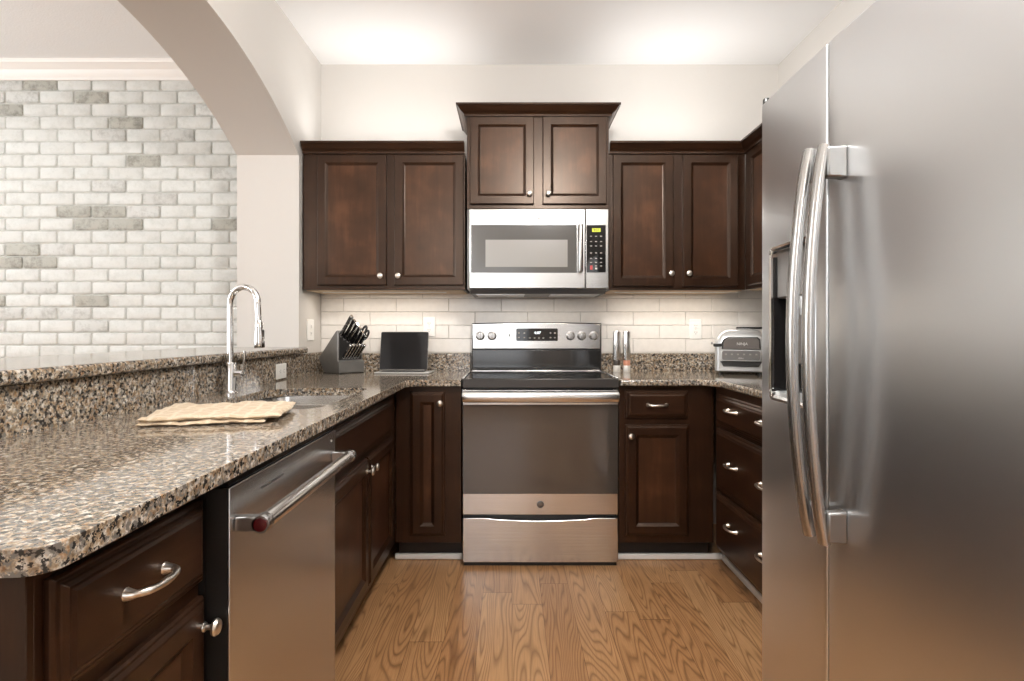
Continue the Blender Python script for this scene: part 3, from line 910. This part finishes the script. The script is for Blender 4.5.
# oven door
od = box('oven_door', M['steel'], X0, X1, 2.780, 2.814, 0.254, 0.866, r, .004)
box('oven_window', M['oveng'], X0 + .001, X1 - .001, 2.7765, 2.7815, 0.357, 0.792, od, .002, label='smoked dark glass oven window')
hb = MB().tube([(X0 + .018, 2.757, .832), (X0 + .036, 2.752, .832), (RC, 2.748, .832), (X1 - .036, 2.752, .832), (X1 - .018, 2.757, .832)], [.0145, .0155, .0155, .0155, .0145], 20, flat=1.75, up=(0, 0, 1), smooth=6).build('door_handle', M['steel'], od, label='full width rounded steel handle')
for x in (X0 + .03, X1 - .03):
    MB().box(x - .018, x + .018, 2.758, 2.781, .818, .846).build('handle_mount', M['steel'], hb, .004)
bd = MB().lathe([(.0175, 0), (.017, .002), (.0145, .0028), (.001, .003)], (RC, 2.780, .305), (0, -1, 0), 24).build('round_badge', M['darkst'], od)
text('monogram', 'GE', .014, at(RC, 2.7765, .305), M['handle'], bd)
# storage drawer with scooped top edge
mb = MB()
tp = [(X0 + .001 + .758 * i / 24, .238 - .013 * max(0, math.cos((i / 24 - .5) * PI * 1.25)) ** 1.0 * (1 if 4 < i < 20 else 0)) for i in range(25)]
mb.prism([(X0 + .001, .022), (X1 - .001, .022)] + list(reversed(tp)), 'y', 2.780, 2.813)
mb.build('storage_drawer', M['steel'], r, .003)

# ------------------------------------------------------------------ microwave
YM = 3.020
sM = F / YM
mx = lambda px: (px - 512) / sM
mz = lambda py: H - (py - 331) / sM
m = thing('microwave', 'stainless over-the-range microwave under the raised cabinet', 'microwave', (RC, YM, 1.36), wc=True)
box('housing', M['under'], RC - .378, RC + .378, YM + .030, 3.385, 1.372, 1.800, m, .002)
md_ = MB().box(mx(469), mx(585.2), YM, YM + .029, mz(288.5), mz(209)).build('door', M['steelm'], m, .004)
box('door_window', M['micg'], mx(471), mx(576.8), YM - .002, YM + .002, mz(272.8), mz(224.8), md_, .001)
ins = box('inner_window', M['micin'], mx(485.5), mx(567.5), YM - .0028, YM - .0018, mz(267), mz(239.8), md_, .0, label='lighter perforated inner window')
hb = MB().lathe([(.0125, 0), (.0135, .003), (.0135, .247), (.0125, .250)], (mx(580), YM - .030, mz(272.3)), (0, 0, 1), 16).build('door_handle', M['handle'], md_)
for zz in (.018, .232): MB().box(mx(580) - .009, mx(580) + .009, YM - .028, YM + .001, mz(272.3) + zz - .01, mz(272.3) + zz + .01).build('handle_mount', M['handle'], hb, .002)
cpn = box('control_column', M['steelm'], mx(585.8), mx(608.6), YM, YM + .029, mz(288.5), mz(209), m, .003)
kp = box('keypad', M['gloss'], mx(586.6), mx(605.8), YM - .002, YM + .001, mz(272.5), mz(225), cpn, .001)
dg = box('lit_display', M['lcdg'], mx(592), mx(600.5), YM - .0026, YM - .0018, mz(232), mz(228.3), kp, 0)
text('clock_digits', '4:07', .018, at(mx(596.2), YM - .003, mz(230.1)), M['lcdk'], dg)
for py in (236.3, 241.6, 246, 253, 258.5, 262.5, 266):
    for px in (591, 596, 601):
        if px == 591 and py > 263: continue
        box('printed_key', M['keyp'], mx(px - 1.0), mx(px + 1.0), YM - .0025, YM - .002, mz(py + .5), mz(py - .5), kp)
box('stop_key', M['redb'], mx(590), mx(592.4), YM - .0027, YM - .002, mz(269.6), mz(265.5), kp, 0)
mb = MB().box(mx(595), mx(597), YM - .0027, YM - .002, mz(269.4), mz(267.8))
mb.build('start_key', M['print'], kp)
bd = MB().lathe([(.0165, 0), (.016, .002), (.0135, .0028), (.001, .003)], (mx(538.5), YM, mz(216.7)), (0, -1, 0), 22).build('round_badge', M['handle'], md_)
text('monogram', 'GE', .013, at(mx(538.5), YM - .0034, mz(216.7)), M['printd'], bd)
mb = MB()
mb.prism([(YM + .006, 1.371), (YM + .03, 1.350), (YM + .33, 1.350), (YM + .36, 1.371)], 'x', RC - .36, RC + .36)
bt = mb.build('vent_base', M['under'], m)
for dx in (-.2, .2):
    MB().box(RC + dx - .13, RC + dx + .13, YM + .04, YM + .24, 1.3455, 1.3500).build('grease_filter', M['silver'], bt, .001)

# ------------------------------------------------------------------ refrigerator (front faces -X)
FX0 = 0.667
fr = thing('refrigerator', 'tall stainless side-by-side refrigerator with bowed handles', 'refrigerator', (1.1, 1.08, 0), wc=True)
box('cabinet', M['greyp'], 0.745, 1.545, 0.640, 1.528, 0.03, 1.745, fr, .004)
box('toe_grille', M['black'], 0.715, 0.744, 0.645, 1.518, 0.0, 0.098, fr, .002)


def fdoor(name, y0, y1, fxn, hole=None):
    z0, z1 = 0.105, 1.760
    rr = .004
    k = [0, .0005, .0014, .0028, .004]
    ys = sorted(set([y0 + e for e in k] + [y1 - e for e in k] + [y0 + rr + (y1 - y0 - 2 * rr) * i / 14 for i in range(15)] + ([hole[0], hole[1]] if hole else [])))
    zs = sorted(set([z0 + e for e in k] + [z1 - e for e in k] + ([hole[2], hole[3]] if hole else []) + [0.6, 1.2]))
    mb = MB()

    def X(y, z):
        e = min(y - y0, y1 - y, z - z0, z1 - z)
        return fxn(y) + (rr - math.sqrt(max(0, rr * rr - (rr - e) ** 2)) if e < rr else 0)
    G = [[mb.b.verts.new((X(y, z), y, z)) for y in ys] for z in zs]
    for j in range(len(zs) - 1):
        for i in range(len(ys) - 1):
            if hole and ys[i] >= hole[0] - 1e-6 and ys[i + 1] <= hole[1] + 1e-6 and zs[j] >= hole[2] - 1e-6 and zs[j + 1] <= hole[3] + 1e-6: continue
            mb.face([G[j][i], G[j][i + 1], G[j + 1][i + 1], G[j + 1][i]])
    ring = [G[0][i] for i in range(len(ys))] + [G[j][-1] for j in range(1, len(zs))] + [G[-1][i] for i in range(len(ys) - 2, -1, -1)] + [G[j][0] for j in range(len(zs) - 2, 0, -1)]
    back = [mb.b.verts.new((.735, v.co.y, v.co.z)) for v in ring]
    n = len(ring)
    mb.mi = 1
    for i in range(n): mb.face([ring[i], ring[(i + 1) % n], back[(i + 1) % n], back[i]])
    mb.face(back)
    return mb.build(name, [M['steelv'], M['sidep']], fr, angle=50)


bow = lambda y: FX0 + .006 * ((y - 1.19) / .34) ** 2 if y > 1.19 else FX0 + .012 * ((1.19 - y) / .56) ** 2
HY0, HY1, HZ0, HZ1 = 1.262, 1.476, 0.985, 1.355
fz = fdoor('freezer_door', 1.208, 1.537, bow, (HY0, HY1, HZ0, HZ1))
fd = fdoor('fresh_food_door', 0.632, 1.2025, bow)
box('door_gasket', M['black'], .678, .734, 1.2028, 1.2077, 0.11, 1.755, fr)
# ice and water dispenser in the freezer door
dz = MB()
dz.box(.722, .730, HY0, HY1, HZ0, HZ1)
dz.box(.675, .730, HY0 + .0005, HY0 + .004, HZ0, HZ1); dz.box(.675, .730, HY1 - .004, HY1 - .0005, HZ0, HZ1)
dsp = dz.build('dispenser', M['gloss'], fz, label='dark ice and water dispenser recess')
mb = MB()
y_a, y_b = HY0 - .012, HY1 + .012
ls = []
for ins, x in ((0, .674), (0.001, .664), (.008, .661), (.014, .664), (.014, .682)):
    ls.append([(x + (.006 if p[0] > 1.4 else .0), p[0], p[1]) for p in rrect(y_a + ins, y_b - ins, HZ0 - .012 + ins, HZ1 + .012 - ins, .020, 5)])
mb.loops(ls, False, False)
mb.build('frame', M['chrome'], dsp, label='bright rounded dispenser frame')
box('control_pad', M['greyp'], .684, .724, HY0 + .004, HY1 - .004, 1.235, HZ1 - .001, dsp, .004)
box('paddle', M['charcoal'], .700, .706, 1.34, 1.40, 1.07, 1.20, dsp, .003)
MB().lathe([(.010, 0), (.008, .04), (.007, .045)], (.700, 1.37, 1.235), (0, 0, -1), 14).build('spout', M['silver'], dsp)
box('drip_tray', M['silver'], .680, .722, HY0 + .004, HY1 - .004, HZ0 + .0005, HZ0 + .012, dsp, .002)


def fhandle(parent, y, yb, z0, z1, xm, xe):
    n = 20
    pts, up = [], (0, 1, 0)
    for i in range(n + 1):
        t = i / n
        q = math.sin(PI * t) ** 0.8
        pts.append((xe + (xm - xe) * q, y, z0 + (z1 - z0) * t))
    h = MB().tube(pts, .0115, 18, flat=1.35, up=up).build('door_handle', M['handle'], parent, label='bowed satin steel bar handle')
    for z in (z0 + .036, z1 - .036):
        ya, yc = min(y, yb) + .001, max(y, yb) + .006
        MB().prism([(xe - .002, z - .030), (xe + .020, z - .031), (bow(y) + .001, z - .033), (bow(y) + .001, z + .033), (xe + .020, z + .031), (xe - .002, z + .030)], 'y', ya, yc).build('handle_bracket', M['brack'], h, .004)
    return h


fhandle(fz, 1.222, 1.240, 0.715, 1.538, .600, .638)
fhandle(fd, 1.152, 1.132, 0.722, 1.525, .598, .631)
for x, y in ((.684, 1.533), (.715, .66)):
    MB().lathe([(.009, -.008), (.009, .012), (.007, .016), (.001, .016)], (x, y, 1.760), (0, 0, 1), 14).build('hinge_cap', M['black'], fr)
box('hinge_cover', M['black'], .745, .83, 1.44, 1.52, 1.7455, 1.768, fr, .004)


# ------------------------------------------------------------------ knife block and knives
KR = math.radians(50)
KB = Matrix.Translation((-0.9706, 3.2475, CT)) @ Matrix.Rotation(KR, 4, 'Z')      # local -y is its front
kb = thing('knife_block', 'grey slanted knife block in the left counter corner', 'knife block', KB.translation, KR)
PR = [(.055, .004), (.104, .083), (-.070, .237), (-.079, .240), (-.085, .232), (-.085, .074), (-.100, .066), (-.100, .004)]
MB().prism(PR, 'x', -.082, .082).build('body', M['blockg'], kb, .003)
MB().prism([(.053, .0), (.053, .0035), (-.098, .0035), (-.098, 0)], 'x', -.080, .080).build('foot', M['black'], kb)
box('slot_face', M['black'], -.072, .072, -.0866, -.0852, .076, .226, kb)
KD = Vector((0, -.71, .704)).normalized()


def knife_mesh(L, w, t):
    """local +z runs out of the block"""
    def ls(prof):
        return [[(a * x_, b * y_, z) for x_, y_ in ((-1, -1), (1, -1), (1, 1), (-1, 1))] for (a, b, z) in prof]
    return ls([(t * .8, w * .85, .0), (t, w, .01), (t, w * .86, L * .35), (t, w * .82, L * .6), (t, w, L * .9), (t * .9, w * .95, L)]), ls([(t, w * .98, L), (t, w, L + .004), (t * .9, w * .9, L + .009)]), ls([(t * .7, w * .8, -.045), (t * .9, w * .85, -.012), (t, w * .95, 0)])


def knife(label, group, u, fz_, L, w, t, proto=[{}]):
    """u across the block, fz_ height on the slotted face"""
    key = (L, w, t)
    base_ = Vector((u, -.087, fz_))
    rt = thing('kitchen_knife', label, 'knife', KB @ base_, 0, group)
    y_ax = Vector((1, 0, 0))
    zc = KD
    xc = Vector((1, 0, 0))
    yc = zc.cross(xc)
    R = Matrix((xc, yc, zc)).transposed().to_4x4()
    rt.rotation_euler = (Matrix.Rotation(KR, 4, 'Z') @ R).to_euler()
    if key not in proto[0]:
        h, e, bl = knife_mesh(L, w, t)
        a = MB().loops(h).build('handle', M['gloss'], rt, .001, seg=1)
        c_ = MB().loops(e).build('end_cap', M['chrome'], rt, .0008, seg=1, label='bright steel end cap')
        g = MB().loops(bl).build('bolster', M['chrome'], rt, .0006, seg=1, label='bright steel bolster')
        mb_ = MB()
        for q in (.3, .6): mb_.lathe([(.0028, -t - .0004), (.0028, t + .0004)], (0, 0, L * q), (1, 0, 0), 8)
        mb_.build('rivets', M['chrome'], a)
        MB().box(-t * .34, t * .34, -w * 1.03, w * 1.03, .001, L - .001).build('tang', M['chrome'], rt, label='bright steel tang strip')
        tg = rt.children[-1]
        proto[0][key] = [a, c_, g, tg]
    else:
        for q in proto[0][key]:
            cc = q.copy(); COL.objects.link(cc); cc.parent = rt
            for g in q.children:
                g2 = g.copy(); COL.objects.link(g2); g2.parent = cc


for i in range(6):
    knife('slim steak knife in the lower row of the grey knife block', 'steak knives in the block', -.046 + .0185 * i, .090, .092, .0075, .0052)
UP = [('leftmost and tallest black handled knife in the upper row of the block', -.062, .214, .138, .0105, .0066), ('second black handled knife from the left, upper row of the block', -.041, .198, .130, .0105, .0066),
      ('third black handled knife from the left, upper row of the block', -.019, .183, .122, .0105, .0066), ('fourth black handled knife from the left, upper row of the block', .004, .170, .112, .0105, .0066),
      ('short black handled knife right of the long ones in the block, above the steak knives', .028, .156, .098, .010, .0064), ('rightmost short black handled knife of the block, below the scissors', .050, .145, .090, .010, .0064)]
for lb_, u, q, L, w, t in UP:
    knife(lb_, 'kitchen knives in the block', u, q, L, w, t)
# kitchen scissors and their grip loops
b_ = KB @ Vector((.066, -.088, .185))
sc_ = thing('kitchen_scissors', 'kitchen scissors with grip loops in the right corner of the knife block', 'scissors', b_)
sc_.rotation_euler = (Matrix.Rotation(KR, 4, 'Z') @ Matrix((Vector((1, 0, 0)), KD.cross(Vector((1, 0, 0))), KD)).transposed().to_4x4()).to_euler()
for k_, mm in ((-1, 'black'), (1, 'black')):
    n = 18
    MB().tube([(.002 * k_, k_ * .017 + .014 * math.cos(2 * PI * i / n), .058 + .032 * math.sin(2 * PI * i / n)) for i in range(n + 1)], .0065, 8, cap=False).build('grip_loop', M[mm], sc_)
    MB().tube([(.002 * k_, k_ * .010, .032), (.002 * k_, k_ * .004, .005), (.001 * k_, 0, -.02)], [.005, .005, .003], 8).build('shank', M['chrome'], sc_)

# ------------------------------------------------------------------ laptop
lp = thing('laptop', 'small black open laptop standing on the counter left of the range', 'laptop', (-0.629, 3.190, CT), math.radians(-2))
box('keyboard_base', M['silver'], -.128, .178, -.060, .085, 0.002, 0.0085, lp, .002)
mb = MB()
for i in range(12):
    for j in range(5): mb.box(-.110 + i * .0212, -.092 + i * .0212, -.025 + j * .019, -.009 + j * .019, .0091, .0100)
mb.build('keys', M['black'], lp)
T = Matrix.Translation((0, .088, .010)) @ Matrix.Rotation(math.radians(-12), 4, 'X')
lid = MB()
lid.loops([[T @ Vector((p[0], y, p[1])) for p in rrect(-.139, .139, .002, .226, .008, 4)] for y in (0, .007)])
ld = lid.build('lid', M['darkst'], lp, angle=30)
g = MB()
g.loops([[T @ Vector((p[0], y, p[1])) for p in rrect(-.137, .137, .004, .224, .007, 4)] for y in (-.0012, 0)])
g.build('screen', M['screen'], ld, angle=30, label='dark glossy screen, switched off')
MB().lathe([(.006, -.12), (.006, .12)], (0, .088, .010), (1, 0, 0), 12).build('hinge', M['darkst'], lp)


# ------------------------------------------------------------------ pepper and salt mills
def mill(label, x, fill):
    r = thing('spice_mill', label, 'spice mill', (x, 3.285, CT), 0, 'steel mills beside the range')
    MB().lathe([(.0205, 0), (.0215, .002), (.0215, .036), (.020, .038)], (0, 0, 0), n=24).build('acrylic_foot', M['clear'], r)
    MB().lathe([(.0195, .038), (.0195, .068), (.019, .069)], (0, 0, 0), n=24).build('filling', fill, r)
    MB().lathe([(.0210, .069), (.0218, .071), (.0218, .231), (.0205, .235), (.001, .2355)], (0, 0, 0), n=24).build('steel_sleeve', M['steel'], r)


mill('tall steel mill with dark peppercorns, nearest the range', 0.604, M['pepper'])
mill('tall steel mill with pink salt, right of the pepper mill', 0.661, M['salt'])

# ------------------------------------------------------------------ countertop grill
g = thing('countertop_grill', 'silver and charcoal countertop grill with domed lid beside the refrigerator', 'countertop grill', (1.268, 3.17, CT), math.radians(-20))
W2 = .131
MB().loops([[(p[0], p[1], z) for p in rrect(-W2 + i, W2 - i, -.135 + i, .150 - i, .028, 6)] for i, z in ((.010, .016), (.0, .022), (.0, .150), (.006, .156))]).build('body', M['silver'], g, angle=30)
lidm = MB()
lidm.loops([[(p[0], p[1], z) for p in rrect(-W2 + i, W2 - i, -.130 + i * .8, .150 - i, .035, 6)] for i, z in ((-.002, .157), (.0, .180), (.008, .204), (.022, .226), (.042, .241), (.075, .249))])
ld = lidm.build('lid', M['silver'], g, angle=60)
MB().loops([[(p[0], p[1], z) for p in rrect(-.020, .115, -.060, .09, .02, 5)] for z in (.247, .259)]).build('top_vent', M['black'], ld, .003)
fp = [(-.090, .138), (-.090, .165), (-.082, .186), (-.060, .198), (.078, .198), (.089, .186), (.092, .138)]
hd = MB().prism(fp, 'y', -.150, -.120).build('lid_front', M['charcoal'], g, .003)
MB().prism([(x * 1.07, z + (.006 if z > .15 else 0)) for x, z in fp], 'y', -.142, -.118).build('lid_surround', M['black'], hd, .003)
text('brand_lettering', 'NINJA', .020, at(.006, -.1505, .167), M['print'], hd)
hb = MB().prism(rrect(-.099, .099, .075, .135, .014, 5), 'y', -.160, -.133).build('control_panel', M['silver'], g, .003)
MB().prism(rrect(-.094, .094, .081, .131, .011, 5), 'y', -.1615, -.160).build('panel_face', M['under'], hb)
text('panel_lettering', 'GRILL', .011, at(.0, -.1618, .091), M['print'], hb)
for i in range(6): box('printed_key', M['keyp'], -.08 + i * .03, -.070 + i * .03, -.1619, -.1615, .108, .116, hb)
MB().prism([(-.104, .074), (-.088, .046), (.088, .046), (.104, .074)], 'y', -.146, -.128).build('grease_slot', M['black'], g, .002)
box('side_latch', M['black'], -W2 - .008, -W2 + .035, -.142, -.10, .152, .168, g, .004)
MB().lathe([(.007, 0), (.007, .012)], (-W2 - .008, -.12, .170), (-1, 0, 0), 12).build('latch_knob', M['greyp'], g)
for x in (-.10, .10):
    for y in (-.09, .11): MB().lathe([(.016, 0), (.018, .017)], (x, y, 0), n=14).build('rubber_foot', M['black'], g)


# ------------------------------------------------------------------ unseen globe lamps added to brighten the rooms, and under-cabinet light bars
def added_globe(label, x, y, z=2.25, gm='lamp'):
    r = thing('added_globe_lamp', label, 'added lamp', (x, y, z), 0)
    MB().lathe([(.06, ZC - z - .03), (.06, ZC - z - .001)], (0, 0, 0), n=24).build('canopy', M['nickel'], r)
    MB().lathe([(.008, .14), (.008, ZC - z - .03)], (0, 0, 0), n=10).build('stem', M['nickel'], r)
    MB().lathe([(.14 * math.sin(PI * i / 16) + .0005, -.14 * math.cos(PI * i / 16)) for i in range(17)], (0, 0, 0), n=32).build('globe', M[gm], r)


added_globe('added unseen globe lamp hanging in the middle of the kitchen', 0.30, 1.0, 2.36)
added_globe('added unseen globe lamp hanging near the window behind the kitchen', -0.82, -1.7, 2.25, 'lampw')
added_globe('added unseen globe lamp hanging in the living room near the front wall', -3.2, -1.5, 2.25, 'lampw')
added_globe('added unseen globe lamp hanging in the living room near the brick wall', -3.4, 1.3, 2.25, 'lampw')
for x, lab in ((-0.72, 'slim under-cabinet light beneath the left wall cabinet'), (0.93, 'slim under-cabinet light beneath the right wall cabinet')):
    t = thing('cabinet_light_bar', lab, 'cabinet light', (x, 3.22, 1.3675))
    box('housing', M['trim'], -.35, .35, -.022, .022, 0.0, .0024, t, .0008, seg=1)
bpy.context.view_layer.update()
